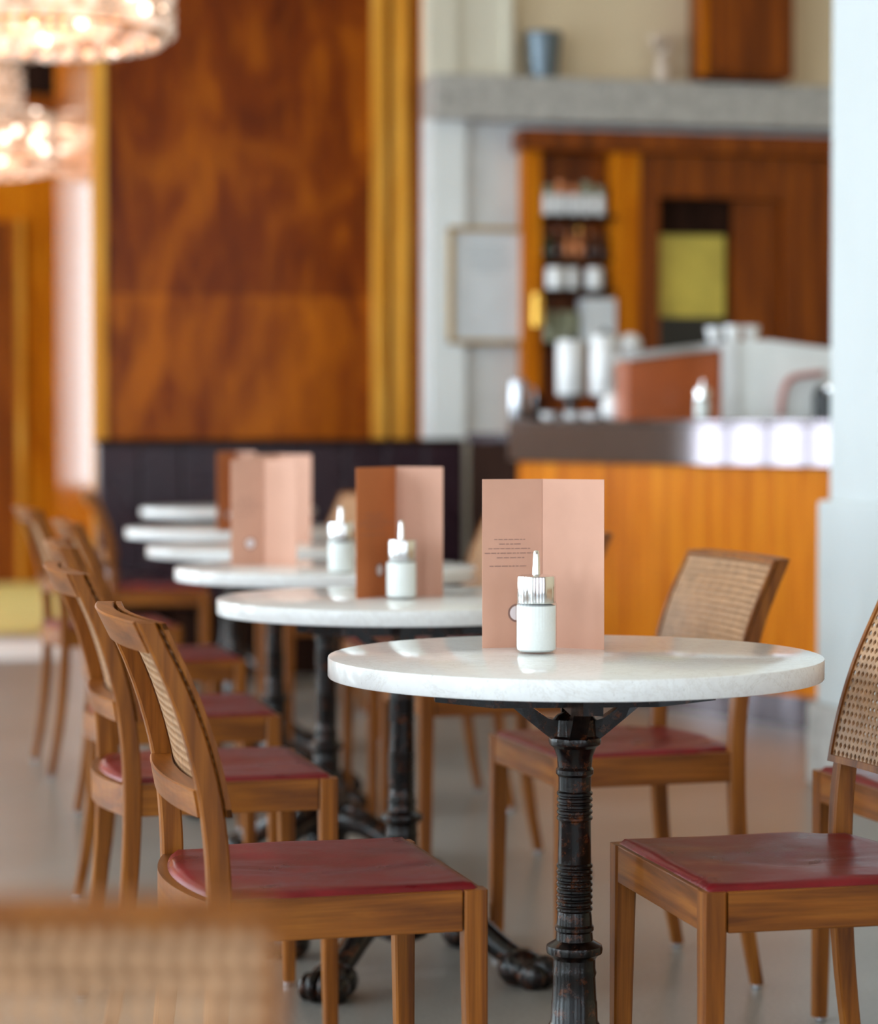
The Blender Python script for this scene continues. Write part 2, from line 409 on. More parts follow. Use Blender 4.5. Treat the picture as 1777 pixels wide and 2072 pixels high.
# white wall to the right of the panel, ledge, cream wall above
VW = 11.28
def uw(px, v=VW): return at_v(px, 865, v).x
def zw(py, px, v=VW): return at_v(px, py, v).z
ZL0, ZL1 = zw(246, 890), zw(157, 890)
struct('wall_bar', B(uw(866), 5.6, VW, VB + .02, 0, ZL0 + .02), M_palestone, label='pale stone wall beside the bar')
struct('trim_10', B(uw(868), uw(936), VW - .05, VW + .01, 0, ZL0), M_white, label='white pilaster strip at the edge of the bar wall')
struct('trim_11', B(uw(880, VW - .14), 5.6, VW - .14, VB, ZL0, ZL1, bev=.006), M_stone, label='grey stone ledge over the bar cabinet')
struct('wall_upper', B(uw(866), 5.6, VW + .02, VB + .02, ZL1, CEIL), M_cream, label='cream wall above the stone ledge')
tm = bmesh.new(); box(tm, uw(860), uw(1030), VW - .05, VW + .02, ZL1, CEIL, bev=.004); box(tm, uw(862), uw(918), VW - .07, VW - .045, ZL1, CEIL); box(tm, uw(1012), uw(1030), VW - .07, VW - .045, ZL1, CEIL)
struct('trim_12', tm, M_creamlt, label='ivory pilaster above the ledge')

# white square column at the right edge; the face towards the tables is the one in view
uc = at_d(1678, 865, 7.42); uc2 = at_d(1656, 865, 7.42); uc3 = at_d(1640, 865, 7.42)
def zc(py, px=1678): return at_d(px, py, 7.42).z
cl = struct('column', B(uc.x, uc.x + .62, uc.y - .75, uc.y, 0, CEIL, bev=.01), M_colpaint, label='white square column at the edge of the view')
obj('plinth', B(uc2.x, uc.x + .66, uc.y - .80, uc2.y + .01, zc(1425), zc(1012), bev=.012), M_colpaint, cl)
obj('plinth_moulding', B(uc2.x + .035, uc.x + .64, uc.y - .775, uc2.y - .01, zc(1012) - .005, zc(962), bev=.01), M_colpaint, cl)
obj('stone_base', B(uc3.x, uc.x + .68, uc.y - .84, uc3.y + .02, 0, zc(1423), bev=.008), M_stone, cl)

# ------------------------------------------------------------------ chair
def postx(z):
    P = [(0, -.196), (.12, -.174), (.28, -.156), (.45, -.150), (.58, -.161), (.70, -.193), (.815, -.244)]
    for (z0, a), (z1, b) in zip(P, P[1:]):
        if z <= z1 + 1e-9: break
    i = P.index((z0, a)); t = (z - z0) / (z1 - z0)
    pm = P[max(i - 1, 0)]; pn = P[min(i + 2, len(P) - 1)]
    m0 = (b - pm[1]) / (z1 - pm[0]) * (z1 - z0); m1 = (pn[1] - a) / (pn[0] - z0) * (z1 - z0)
    return (2 * t**3 - 3 * t**2 + 1) * a + (t**3 - 2 * t**2 + t) * m0 + (-2 * t**3 + 3 * t**2) * b + (t**3 - t**2) * m1
SH, RZ = 0.452, 0.397         # frame top, half width
def rail_arc(z0, z1, x_off, half, thick, bow, n=14):
    """curved rail between the posts, following their lean"""
    bm = bmesh.new(); rings = []
    for i in range(n + 1):
        y = -half + 2 * half * i / n
        d = -bow * (1 - (y / half) ** 2)
        a, b = postx(z0) + x_off + d, postx(z1) + x_off + d
        t = thick / 2
        rings.append([(a - t, y, z0), (a + t, y, z0), (b + t, y, z1 - .002), (b + t - .002, y, z1), (b - t + .002, y, z1), (b - t, y, z1 - .002)])
    loft(bm, rings); return bm
def cane_mesh():
    bm = bmesh.new(); half, z0, z1 = .206, .570, .808; p = .0118
    nx, nz = int(2 * half / p), int((z1 - z0) / p); px_, pz_ = 2 * half / nx, (z1 - z0) / nz
    def pos(y, z, dx):
        return (postx(z) + .021 - .017 * (1 - (y / .215) ** 2) + dx, y, z)
    grid = {}
    def V(y, z, dx):
        key = (round(y, 5), round(z, 5), dx)
        if key not in grid: grid[key] = bm.verts.new(pos(y, z, dx))
        return grid[key]
    for i in range(nx):
        for j in range(nz):
            y, z = -half + i * px_, z0 + j * pz_
            sh = 0.0
            out = [(y, z), (y + px_ / 2, z), (y + px_, z), (y + px_, z + pz_ / 2), (y + px_, z + pz_), (y + px_ / 2, z + pz_), (y, z + pz_), (y, z + pz_ / 2)]
            cy, cz = y + px_ / 2, z + pz_ / 2
            off = (.0009 if j % 2 else -.0009)
            a, b, c = px_ * .36, pz_ * .39, .6
            inn = [(cy + off - a * c, cz - b * c), (cy + off, cz - b), (cy + off + a * c, cz - b * c), (cy + off + a, cz), (cy + off + a * c, cz + b * c), (cy + off, cz + b), (cy + off - a * c, cz + b * c), (cy + off - a, cz)]
            for dx in (0.0, -.003):
                for k in range(8):
                    q = (k + 1) % 8
                    bm.faces.new((V(*out[k], dx), V(*out[q], dx), V(*inn[q], dx), V(*inn[k], dx)))
            for k in range(8):
                q = (k + 1) % 8
                bm.faces.new((V(*inn[k], 0.0), V(*inn[q], 0.0), V(*inn[q], -.003), V(*inn[k], -.003)))
    return bm
def strip_arc(z0, z1, y0, y1, n=14, t=.007):
    bm = bmesh.new(); rings = []
    along_y = abs(y1 - y0) > abs(z1 - z0)
    for i in range(n + 1):
        f = i / n
        if along_y:
            y = y0 + (y1 - y0) * f; ring = [(z0, -1), (z0, 1), (z1, 1), (z1, -1)]
            rr = [(postx(z) + .021 - .017 * (1 - (y / .215) ** 2) + s * t / 2, y, z) for z, s in ring]
        else:
            z = z0 + (z1 - z0) * f; ring = [(y0, -1), (y0, 1), (y1, 1), (y1, -1)]
            rr = [(postx(z) + .021 - .017 * (1 - (y / .215) ** 2) + s * t / 2, y, z) for y, s in ring]
        rings.append(rr)
    loft(bm, rings); return bm
def seat_mesh(seed):
    bm = bmesh.new(); n = 36; top = []
    for i in range(n + 1):
        row = []
        for j in range(n + 1):
            a, b = -1 + 2 * i / n, -1 + 2 * j / n
            xf = .201
            w = .203 - (.024 * max(0, min(1, (-.55 - a) / .2)))
            y = b * w
            xr = -.146 - .034 * (1 - (y / .2) ** 2)
            x = xr + (xf - xr) * (a + 1) / 2
            e = min(1 - abs(a), 1 - abs(b))
            h = .010 * (1 - (1 - min(1, e / .10)) ** 2.2)
            h -= .006 * math.exp(-((x - .01) ** 2 + y * y) / .016)
            h += .0045 * mnoise.noise((x * 8 + seed, y * 14 + seed * 2, seed)) * min(1, e / .2)
            h -= .0035 * (1 - abs(mnoise.noise((x * 7 + seed + .5 * y, y * 26 + 3 * x, seed + 5)))) ** 2.5 * min(1, e / .3) * math.exp(-((x + .02) ** 2 + (y - .02) ** 2) / .012)
            row.append(bm.verts.new((x, y, SH - .001 + h)))
        top.append(row)
    for i in range(n):
        for j in range(n): bm.faces.new((top[i][j], top[i + 1][j], top[i + 1][j + 1], top[i][j + 1]))
    ring = [top[i][0] for i in range(n)] + [top[n][j] for j in range(n)] + [top[i][n] for i in range(n, 0, -1)] + [top[0][j] for j in range(n, 0, -1)]
    low = [bm.verts.new((v.co.x * .985, v.co.y * .985, SH - .010)) for v in ring]
    m = len(ring)
    for k_ in range(m): bm.faces.new((ring[k_], ring[(k_ + 1) % m], low[(k_ + 1) % m], low[k_]))
    bm.faces.new(low); return bm
CANE = None
def make_chair(seed=1.0):
    t = thing('dining_chair', 'x', 'chair')
    s = obj('seat', seat_mesh(seed), M_red, t, smooth=True); s['label'] = 'oxblood red leather seat pad'
    bm = bmesh.new()
    for sg in (-1, 1): obj('side_rail', B(-.135, .175, sg * .197 - .011, sg * .197 + .011, RZ, SH, bev=.002), M_wx, t)
    box(bm, .184, .206, -.18, .18, RZ, SH, bev=.002); obj('front_rail', bm, M_wy, t)
    rb = bmesh.new(); rings = []
    for i in range(15):
        y = -.185 + .37 * i / 14; x = -.15 - .034 * (1 - (y / .2) ** 2)
        rings.append([(x - .010, y, RZ), (x + .010, y, RZ), (x + .010, y, SH - .002), (x - .010, y, SH - .002)])
    loft(rb, rings); obj('rear_rail', rb, M_wy, t)
    for sg in (-1, 1):
        bm = bmesh.new(); rings = []
        for f in (0, .12, .5, .84, .86, 1):
            z = .008 + f * (SH - .008); w = .024 + .008 * min(1, f / .85)
            cx = .209 - w / 2; cy = sg * (.2105 - w / 2)
            rings.append([(cx + a, cy + b, z) for a, b in cham(w, w, .003)])
        loft(bm, rings); l = obj('front_leg', bm, M_wz, t)
        obj('glide', L([(.009, 0), (.010, .003), (.010, .009)], 12, .195, sg * .197), M_glide, l)
        bm = bmesh.new(); rings = []
        for i in range(29):
            z = .008 + (.815 - .008) * i / 28
            d = .022 + .009 * math.sin(PI * min(1, z / .9)) ** 1.0
            if z > .78: d -= .001
            w = .022 + .005 * (1 - abs(z - .45) / .45)
            rings.append([(postx(z) + a, sg * .198 + b, z) for a, b in cham(d, w, .003)])
        loft(bm, rings); l = obj('rear_leg', bm, M_wz, t)
        obj('glide', L([(.009, 0), (.010, .003), (.010, .009)], 12, postx(0.01), sg * .198), M_glide, l)
    obj('top_rail', rail_arc(.774, .8155, -.002, .190, .026, .017), M_wy, t)
    obj('lower_rail', rail_arc(.560, .596, -.002, .190, .032, .017), M_wy, t)
    cp = obj('cane_panel', cane_mesh(), M_cane, t); cp['label'] = 'woven cane back panel'
    e = bmesh.new()
    for part in (strip_arc(.562, .572, -.212, .212), strip_arc(.806, .8145, -.212, .212), strip_arc(.562, .8145, -.212, -.205), strip_arc(.562, .8145, .205, .212)):
        me = bpy.data.meshes.new('tmp'); part.to_mesh(me); part.free(); e.from_mesh(me); bpy.data.meshes.remove(me)
    obj('cane_frame', e, M_wz, t)
    return t
def put_chair(src, near_corner, heading, label, group, left_row, first=False):
    """near_corner: room position of the seat-frame corner nearest the camera on the chair's front"""
    c = src if first else copy_tree(src)
    local = Vector((.207, -.208, 0)) if left_row else Vector((.207, .208, 0))
    R = Matrix.Rotation(heading, 3, 'Z')
    p = Vector(near_corner) - R @ local
    c.location = (p.x, p.y, 0); c.rotation_euler = (0, 0, heading)
    c['label'] = label
    if group: c['group'] = group
    return c
ch1 = make_chair(1.3)
GL, GR = 'chairs along the left side of the table row', 'chairs along the right side of the table row'
D = math.radians
left = [((.063, 3.29), 1.6, 'oak cane-back chair with red seat drawn up left of the nearest marble table'),
        ((-.178, 4.34), 1, 'second chair from the front of the left row, its post showing behind the first back'),
        ((-.336, 5.29), -1, 'third oak chair from the front of the left row, red seat under second table'),
        ((-.507, 6.55), 1, 'fourth oak chair from the front of the left row, blurred red seat'),
        ((-.79, 7.65), 3, 'fifth oak chair of the left row, blurred against the orange wood wall'),
        ((-.86, 9.35), -6, 'dark farthest chair of the left row just in front of the bench')]
for i, ((X, Y), a, lab) in enumerate(left):
    put_chair(ch1, rm(X, Y), D(a), lab, GL, True, first=(i == 0))
right = [((.350, 3.262), 180, 'right foreground oak chair with worn red seat and cane back cut by frame'),
         ((.222, 4.58), 183.5, 'oak cane-back chair behind the nearest table in front of the bar'),
         ((-.04, 5.72), 181, 'oak chair with its legs under second table, back hidden behind the front menu'),
         ((-.19, 6.80), 179, 'blurred chair of the right row, pale back edge left of the front menu'),
         ((-.49, 7.95), 180, 'blurred chair of the right row, orange leg under the third table'),
         ((-.66, 9.10), 184, 'darkest farthest chair of the right row behind the third sugar dispenser')]
for (X, Y), a, lab in right:
    put_chair(ch1, rm(X, Y), D(a), lab, GR, False)
put_chair(ch1, rm(.78, 4.05), D(182), 'chair behind the right foreground chair, only red seat corner in view', GR, False)
# near blurred chair in the left foreground, its back towards the camera
nb = copy_tree(ch1); nb['label'] = 'blurred cane-back chair in the near left corner of the view'; nb['group'] = GL
tgt = at_d(300, 1868, 1.42)                    # middle of the visible top edge
ang = -PI / 2 - YAW + D(5)
nb.rotation_euler = (0, 0, ang)
R = Matrix.Rotation(ang, 3, 'Z'); edge_r = at_d(572, 1838, 1.275)
p = Vector((edge_r.x, edge_r.y, 0)) - R @ Vector((-.205, .212, 0)); nb.location = (p.x, p.y, 0)

# ------------------------------------------------------------------ tables
TZ, TR = 0.733, 0.36
def claw_leg(a):
    bm = bmesh.new()
    path = cat([(.020, 0, .120), (.060, 0, .128), (.110, 0, .122), (.165, 0, .100), (.215, 0, .068), (.258, 0, .046)], 5)
    n = len(path); rad = [.034 - .012 * i / (n - 1) for i in range(n)]
    T = Matrix.Rotation(a, 4, 'Z')
    tube(bm, [T @ p for p in path], rad, 12)
    for (r, y, z, sx, sy, sz) in [(.262, 0, .032, .048, .046, .040), (.298, .035, .024, .030, .014, .027), (.308, .012, .029, .032, .013, .031), (.308, -.012, .029, .032, .013, .031), (.298, -.035, .024, .030, .014, .027)]:
        q = bmesh.ops.create_uvsphere(bm, u_segments=12, v_segments=8, radius=1)
        for v in q['verts']: v.co = T @ Vector((r + v.co.x * sx, y + v.co.y * sy, max(0.0, z + v.co.z * sz)))
    tube(bm, [T @ Vector(p) for p in ((.03, 0, .150), (.08, 0, .158), (.115, 0, .145), (.105, 0, .125))], [.012, .014, .012, .006], 8)
    return bm
def make_table():
    t = thing('bistro_table', 'x', 'table')
    r = TR
    top = obj('tabletop', L([(r - .004, TZ - .030), (r - .001, TZ - .0295), (r, TZ - .028), (r, TZ - .003), (r - .0008, TZ - .0008), (r - .003, TZ)], 128), M_marble, t)
    smooth_by_angle(top, 40); top['label'] = 'pale polished marble round top'
    bm = bmesh.new()
    for a in (0, PI / 2):
        M = Matrix.Rotation(a - YAW + D(4), 4, 'Z')
        loft(bm, [[M @ Vector((x, y, z)) for y, z in ((-w_, TZ - .0302), (w_, TZ - .0302), (w_, TZ - h_), (-w_, TZ - h_))] for x, w_, h_ in ((-.205, .014, .066), (-.12, .020, .075), (.12, .020, .075), (.205, .014, .066))])
    obj('cross_bar', bm, M_iron, t)
    for k_ in range(4):
        bm = bmesh.new(); T = Matrix.Rotation(k_ * PI / 2 - YAW + D(4), 4, 'Z'); rings = []
        for x, z, h, w in ((.016, .618, .040, .034), (.034, .624, .036, .028), (.056, .640, .034, .024), (.078, .656, .028, .024), (.094, .664, .012, .026)):
            rings.append([T @ Vector((x + e * .35, y, z + e)) for y, e in ((-w / 2, -h / 2), (w / 2, -h / 2), (w / 2, h / 2), (-w / 2, h / 2))])
        loft(bm, rings); obj('bracket', bm, M_iron, t)
    prof = [(.030, .06), (.050, .07), (.052, .10), (.048, .14), (.040, .165), (.0375, .185), (.0375, .192), (.0345, .197), (.0335, .225), (.0325, .228), (.031, .262), (.0325, .268), (.031, .274), (.031, .288), (.034, .293), (.0405, .297), (.0415, .303), (.0405, .308), (.034, .312), (.0275, .316), (.0265, .328), (.0285, .331), (.0285, .336), (.0262, .339), (.0255, .352)]
    for k_ in range(8):
        z = .358 + k_ * .009; prof += [(.0245, z), (.0265, z + .0025), (.0265, z + .0055), (.0245, z + .008)]
    prof += [(.0245, .434), (.0243, .440), (.0236, .488)]
    for k_ in range(5):
        z = .491 + k_ * .009; prof += [(.0238, z), (.0262, z + .0025), (.0262, z + .0055), (.0238, z + .008)]
    prof += [(.0238, .540), (.0240, .556), (.0275, .560), (.0275, .566), (.0250, .570), (.0262, .585), (.0310, .598), (.0375, .603), (.0385, .608), (.0375, .613), (.0325, .616), (.0320, .640), (.0260, .646), (.010, .652), (.006, .660)]
    col = obj('pedestal', L(prof, 40), M_iron, t); smooth_by_angle(col, 30)
    col['label'] = 'black turned cast iron column'
    for k_ in range(4):
        l = obj('claw_foot', claw_leg(k_ * PI / 2 + D(62) - YAW), M_iron, t, smooth=True)
    return t
tb = make_table()
GT = 'round marble tables in a row'
tabs = [((.198, 3.625), 'nearest round marble table on black pedestal, in sharp focus'),
        ((-.073, 4.86), 'second round marble table of the row, behind the sharp one'),
        ((-.270, 5.95), 'third round marble table of the row, with pink menu and blurred dispenser'),
        ((-.462, 7.02), 'fourth blurred marble table of the row, just behind the third'),
        ((-.676, 8.25), 'fifth blurred marble table of the row, reaching farthest towards the passage'),
        ((-.87, 10.30), 'farthest small-looking marble table in front of the dark bench')]
T = []
for i, ((X, Y), lab) in enumerate(tabs):
    t = tb if i == 0 else copy_tree(tb)
    t.location = rm(X, Y); t['label'] = lab; t['group'] = GT; T.append(t)
    t.rotation_euler = (0, 0, 0 if i < 2 else random.uniform(-.3, .3))

for ch in T[0].children:
    if ch.name.startswith('claw_foot'): ch.rotation_euler.z = D(-17)

# ------------------------------------------------------------------ sugar dispensers
def make_jar():
    t = thing('sugar_dispenser', 'x', 'sugar dispenser')
    g = obj('glass_body', L([(.0262, 0), (.0290, .002), (.0300, .006), (.0300, .072), (.0285, .077)], 40), M_glass, t); smooth_by_angle(g, 40)
    s = obj('sugar_fill', L([(.024, .003), (.0280, .006), (.0286, .010), (.0286, .070), (.020, .073)], 40), M_sugar, t); smooth_by_angle(s, 40)
    s['label'] = 'white sugar'
    l = obj('lid', L([(.0282, .074), (.0286, .0755), (.0286, .111), (.0278, .1135), (.0255, .1145), (.008, .1165)], 40), M_chrome, t); smooth_by_angle(l, 35)
    l['label'] = 'chrome screw lid'
    p = obj('spout', L([(.0065, .114), (.0060, .122), (.0050, .140), (.0042, .149), (.0030, .151)], 20), M_chrome, t); smooth_by_angle(p, 40)
    return t
jr = make_jar(); GJ = 'sugar dispensers on the marble tables'
for i, ((X, Y), lab) in enumerate([(((1085 - 888) / 1380, 3.655), 'sharp glass sugar dispenser with chrome spout on the nearest table'),
                                   ((-.073, 4.82), 'sugar dispenser before the darker menu cover on the second table'),
                                   ((-.223, 5.68), 'blurred sugar dispenser without menu behind it on the third table')]):
    j = jr if i == 0 else copy_tree(jr)
    j.location = rm(X, Y, TZ); j['label'] = lab; j['group'] = GJ

# ------------------------------------------------------------------ menus
def make_menu(wl, wr, dl, dr, h, label, pos, text=True, rot=0.0, front=None):
    """folded card; local x right, y away from the viewer, fold at the origin; wl/wr projected widths, dl/dr how far the free edges come forward"""
    t = thing('menu_card', label, 'menu', pos, -YAW + rot, 'folded menu cards standing on the tables')
    th = .0011; lean = .004
    def panel(x1, y1, up=1):
        bm = bmesh.new(); d = Vector((x1, -y1, 0)); nrm = Vector((-d.y, d.x, 0)).normalized() * th
        rings = []
        for z, g in ((0, 0), (h, lean)):
            rings.append([Vector((0, g, z)), d + Vector((0, g, z)), d + nrm + Vector((0, g, z)), nrm + Vector((0, g, z))])
        loft(bm, rings); return bm, d
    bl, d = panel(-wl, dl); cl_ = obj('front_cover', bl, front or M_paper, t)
    if front: cl_['label'] = 'darker brown front cover'
    br, d2 = panel(wr, dr); obj('back_cover', br, M_paper, t)
    # printed lines and emblem lie on the left cover
    e = d.normalized(); nv = Vector((e.y, -e.x, 0))
    if nv.y > 0: nv = -nv
    def onp(s, z, off): return e * s * d.length + Vector((0, lean * z / h, z)) + nv * (off + th)
    if text:
        tx = bmesh.new(); rnd = random.Random(3)
        for z, a, b in ((.640, .20, .72), (.613, .28, .66), (.586, .10, .80), (.559, .04, .92), (.532, .24, .70), (.482, .12, .76)):
            x = a
            while x < b - .02:
                w = min(rnd.uniform(.03, .11), b - x)
                q = [onp(1 - x, z * h, .0006), onp(1 - x - w, z * h, .0006), onp(1 - x - w, z * h + .0010, .0006), onp(1 - x, z * h + .0010, .0006)]
                q2 = [p_ + nv * -.0009 for p_ in q]
                loft(tx, [q2, q]); x += w + .018
        pt = obj('printed_text', tx, M_ink, cl_); pt['label'] = 'centred lines of small grey text'
    em = bmesh.new(); cs, cz, ra = .425, .205 * h, .0138
    def disc(r0, r1, off, n=28):
        ro = [onp(cs, cz, off) + (e * math.cos(2 * PI * k_ / n) + Vector((0, 0, 1)) * math.sin(2 * PI * k_ / n)) * r1 for k_ in range(n)]
        ri = [onp(cs, cz, off) + (e * math.cos(2 * PI * k_ / n) + Vector((0, 0, 1)) * math.sin(2 * PI * k_ / n)) * r0 for k_ in range(n)]
        vo = [em.verts.new(p_) for p_ in ro]; vi = [em.verts.new(p_) for p_ in ri]
        for k_ in range(n): em.faces.new((vo[k_], vo[(k_ + 1) % n], vi[(k_ + 1) % n], vi[k_]))
    disc(.0001, ra * .78, .0007)
    eo = obj('emblem', em, M_emb, cl_)
    em = bmesh.new(); disc(ra * .80, ra, .0008); obj('emblem_ring', em, M_ink, cl_)
    return t
def mpos(px, Y): return rm((px - 888.5) * Y / FPX, Y, TZ)
s1 = 3.76 / FPX
make_menu(.0905, .0905, .022, .05, .2535, 'sharp pink menu card with printed lines on the nearest table', mpos(1097, 3.76))
make_menu(.074, .094, .115, .04, .2535, 'menu card with darker left cover on the second table', mpos(800, 4.93), front=M_paper_dk)
make_menu(.078, .082, .03, .06, .2535, 'blurred pink menu card with silver emblem on the third table', mpos(534, 6.02))
make_menu(.08, .10, .05, .06, .2535, 'blurred menu card on the fourth table, half hidden behind the pink one', mpos(562, 7.22), text=False)
make_menu(.05, .07, .10, .05, .2535, 'farthest menu card, darker orange cover sticking out leftmost', mpos(476, 8.02), text=False, front=M_paper_dk)

# ------------------------------------------------------------------ bench
b0, b1 = uL - .01, at_v(948, 865, 10.95).x
bn = thing('bench', 'long aubergine leather bench along the wood-panelled wall', 'bench', ((b0 + b1) / 2, 10.9, 0))
hw = (b1 - b0) / 2
s = obj('seat', B(-hw, hw, -.42, .20, .30, .445, bev=.03, seg=3), M_bench, bn)
bk = bmesh.new(); n = 9; w = 2 * hw / n
for i in range(n):
    box(bk, -hw + i * w, -hw + (i + 1) * w, .13, .30, .42, .995, bev=.012, seg=3)
obj('backrest', bk, M_bench, bn)
obj('top_rail', B(-hw, hw, .12, .315, .985, 1.012, bev=.006), M_dark_w, bn)
obj('base', B(-hw + .02, hw - .02, -.34, .30, 0, .305), M_dark_w, bn)

# ------------------------------------------------------------------ bar counter (runs obliquely)
A = at_d(1036, 865, 10.2); A.z = 0; E = at_d(1700, 865, 8.55); E.z = 0
bx = (E - A); blen = bx.length + .5; bang = math.atan2(bx.y, bx.x)
ZB0, ZB1 = .925, 1.093
bar = thing('bar_counter', 'orange wood bar counter with burnished steel band', 'bar counter', A, bang)
pb = bmesh.new(); nb_ = 12
for i in range(nb_):
    box(pb, i * blen / nb_, (i + 1) * blen / nb_, 0.03, .08, .115, ZB0, bev=.003)
obj('front_panel', pb, M_pan_o, bar)
sb = obj('steel_band', B(-.03, blen, 0.0, .05, ZB0, ZB1 - .02, bev=.004), M_steel, bar); sb['label'] = 'burnished steel edge band'
obj('kick_plate', B(.02, blen, .05, .07, 0, .118), M_steel, bar)
obj('worktop', B(-.03, blen, 0.0, .75, ZB1 - .02, ZB1, bev=.004), M_steel, bar)
obj('end_panel', B(-.03, .02, .051, .75, 0, ZB1 - .021), M_dark_w, bar)
obj('back_panel', B(.03, blen, .70, .74, 0, ZB1 - .021), M_dark_w, bar)
# dark return between the bench and the bar
g0 = at_d(948, 865, 10.75); 
o_ = obj('return_panel', B(-.46, -.035, .10, .45, 0, 1.0), M_dark_w, bar); o_['label'] = 'dark wood return next to the bench'
obj('return_top', B(-.47, -.035, .09, .46, 1.0, 1.04, bev=.005), M_bench, bar)

def on_bar(px, Yd):
    p_ = at_d(px, 865, Yd); return (p_.x, p_.y, ZB1)
def bar_depth(px, back):
    """camera distance at which the line of sight px crosses the worktop `back` metres behind the bar front"""
    nx, ny = -math.sin(bang), math.cos(bang)
    d = ray(px, 865); a0 = (A.x + nx * back, A.y + ny * back)
    den = d.x * math.sin(bang) - d.y * math.cos(bang)
    return (a0[0] * math.sin(bang) - a0[1] * math.cos(bang)) / den
# espresso machine
Ym = bar_depth(1455, .30)
em = thing('espresso_machine', 'copper sided espresso machine with white end panel on the bar', 'espresso machine', on_bar(1455, Ym), -YAW + .10)
sc = Ym / FPX
L0, R0 = -190 * sc, 290 * sc
def prism(bm, poly, y0, y1):
    loft(bm, [[(x, y0, z) for x, z in poly], [(x, y1, z) for x, z in poly]])
bm = bmesh.new(); prism(bm, [(L0, 0), (-2 * sc, 0), (-2 * sc, 142 * sc), (L0, 118 * sc)], -.04, .26); obj('copper_body', bm, M_copper, em)
bm = bmesh.new(); prism(bm, [(L0 - 4 * sc, 119 * sc), (4 * sc, 143 * sc), (4 * sc, 158 * sc), (L0 - 4 * sc, 134 * sc)], -.06, .28); obj('top_tray', bm, M_chrome, em)
bm = bmesh.new(); prism(bm, [(0, 0), (R0, 0), (R0, 136 * sc), (180 * sc, 148 * sc), (90 * sc, 160 * sc), (10 * sc, 158 * sc)], -.10, .26)
wp = obj('end_panel', bm, M_whitegloss, em); wp['label'] = 'white enamel end panel'
obj('edge_strip', B(-6 * sc, 24 * sc, -.115, -.10, 0, 156 * sc, bev=.003), M_porc, em)
bm = bmesh.new(); tube(bm, cat([(112 * sc, -.12, .014), (116 * sc, -.13, 50 * sc), (135 * sc, -.13, 84 * sc), (200 * sc, -.13, 94 * sc)], 6), .012, 10); h = obj('handle', bm, M_pink, em, smooth=True); h['label'] = 'curved pink handle'
bm = bmesh.new(); bmesh.ops.create_uvsphere(bm, u_segments=16, v_segments=10, radius=.034); bmesh.ops.translate(bm, verts=bm.verts, vec=(212 * sc, -.17, 62 * sc)); obj('knob', bm, M_chrome, em, smooth=True)
obj('group_head', L([(.05, 0.0), (.05, .10), (.035, .13)], 20, 206 * sc, -.12), M_black, em)
def lathe_thing(name, label, cat_, prof, mat, loc, group=None, n=24):
    o_ = obj(name, L(prof, n), mat); smooth_by_angle(o_, 40); o_.location = loc
    return tag(o_, label, cat_, group)
CUP = [(.018, 0), (.022, .004), (.030, .03), (.034, .055), (.034, .058), (.031, .058), (.027, .03), (.004, .008)]
for k_, (dx, dy, lab) in enumerate([(-4, .05, 'white cup at the slanted end of the machine top'), (30, .02, 'white cup upside on the machine, middle of three'), (72, .06, 'white cup on the machine top nearest the column')]):
    z = ZB1 + (160 if dx > 8 else 157) * sc + .001
    p_ = Matrix.Rotation(-YAW + .10, 4, 'Z') @ Vector((dx * sc, dy, 0))
    lathe_thing('cup', lab, 'cup', CUP, M_porc, (em.location.x + p_.x, em.location.y + p_.y, z), 'cups on the espresso machine')
# two tall white canisters on black stands
def canister(px, top, w, back, label):
    Yd = bar_depth(px, back); q = Yd / FPX
    t = thing('canister', label, 'canister', on_bar(px, Yd), 0, 'tall white canisters on the bar')
    zt = (852 - top) * q; zb_ = (852 - 800) * q; r = w / 2 * q
    o_ = obj('stand', L([(r * 1.15, 0), (r * 1.15, .012), (.02, .02), (.02, zb_ - .015), (r, zb_ - .01), (r, zb_)], 24), M_black, t); smooth_by_angle(o_, 40)
    o_ = obj('cylinder', L([(r * .96, zb_), (r, zb_ + .006), (r, zt - .008), (r * .94, zt)], 32), M_porc, t); smooth_by_angle(o_, 40)
    o_ = obj('lid', L([(r * .5, zt), (r * .5, zt + .012), (.01, zt + .016), (.008, zt + .03)], 20), M_black, t); smooth_by_angle(o_, 40)
canister(1155, 690, 58, .34, 'tall white canister on black stand, left of the pair on the bar')
canister(1223, 680, 58, .30, 'tall white canister on black stand, right of the pair on the bar')
q = bar_depth(1275, .40) / FPX
t = thing('globe_lamp', 'small white globe on chrome stem beside the canisters', 'lamp', on_bar(1275, q * FPX))
obj('stem', L([(.04, 0), (.04, .01), (.006, .016), (.006, (852 - 722) * q)], 16), M_chrome, t)
bm = bmesh.new(); bmesh.ops.create_uvsphere(bm, u_segments=24, v_segments=14, radius=24 * q); bmesh.ops.translate(bm, verts=bm.verts, vec=(0, 0, (852 - 700) * q)); obj('globe', bm, M_porc, t, smooth=True)
q = bar_depth(1245, .14) / FPX
lathe_thing('teapot', 'round white pot in front of the right canister', 'pot', [(.03, 0), (.05, .01), (.062, .045), (.055, .085), (.035, .105), (.01, .112), (.008, .125)], M_porc, on_bar(1247, bar_depth(1247, .14)))
for px, lab in ((1112, 'small white bowl under the left canister'), (1160, 'second small white bowl before the canisters'), (1197, 'third small white bowl before the canisters')):
    lathe_thing('bowl', lab, 'bowl', [(.016, 0), (.03, .006), (.04, .032), (.036, .033), (.006, .01)], M_porc, on_bar(px, bar_depth(px, .10)), 'small bowls on the bar')
Yp = bar_depth(1048, .2)
t = thing('milk_jug', 'silvery blue jug at the bench end of the bar', 'jug', on_bar(1048, Yp))
o_ = obj('body', L([(.034, 0), (.038, .01), (.040, .10), (.034, .155), (.037, .172), (.033, .172), (.03, .15)], 28), M_glide, t); smooth_by_angle(o_, 40)
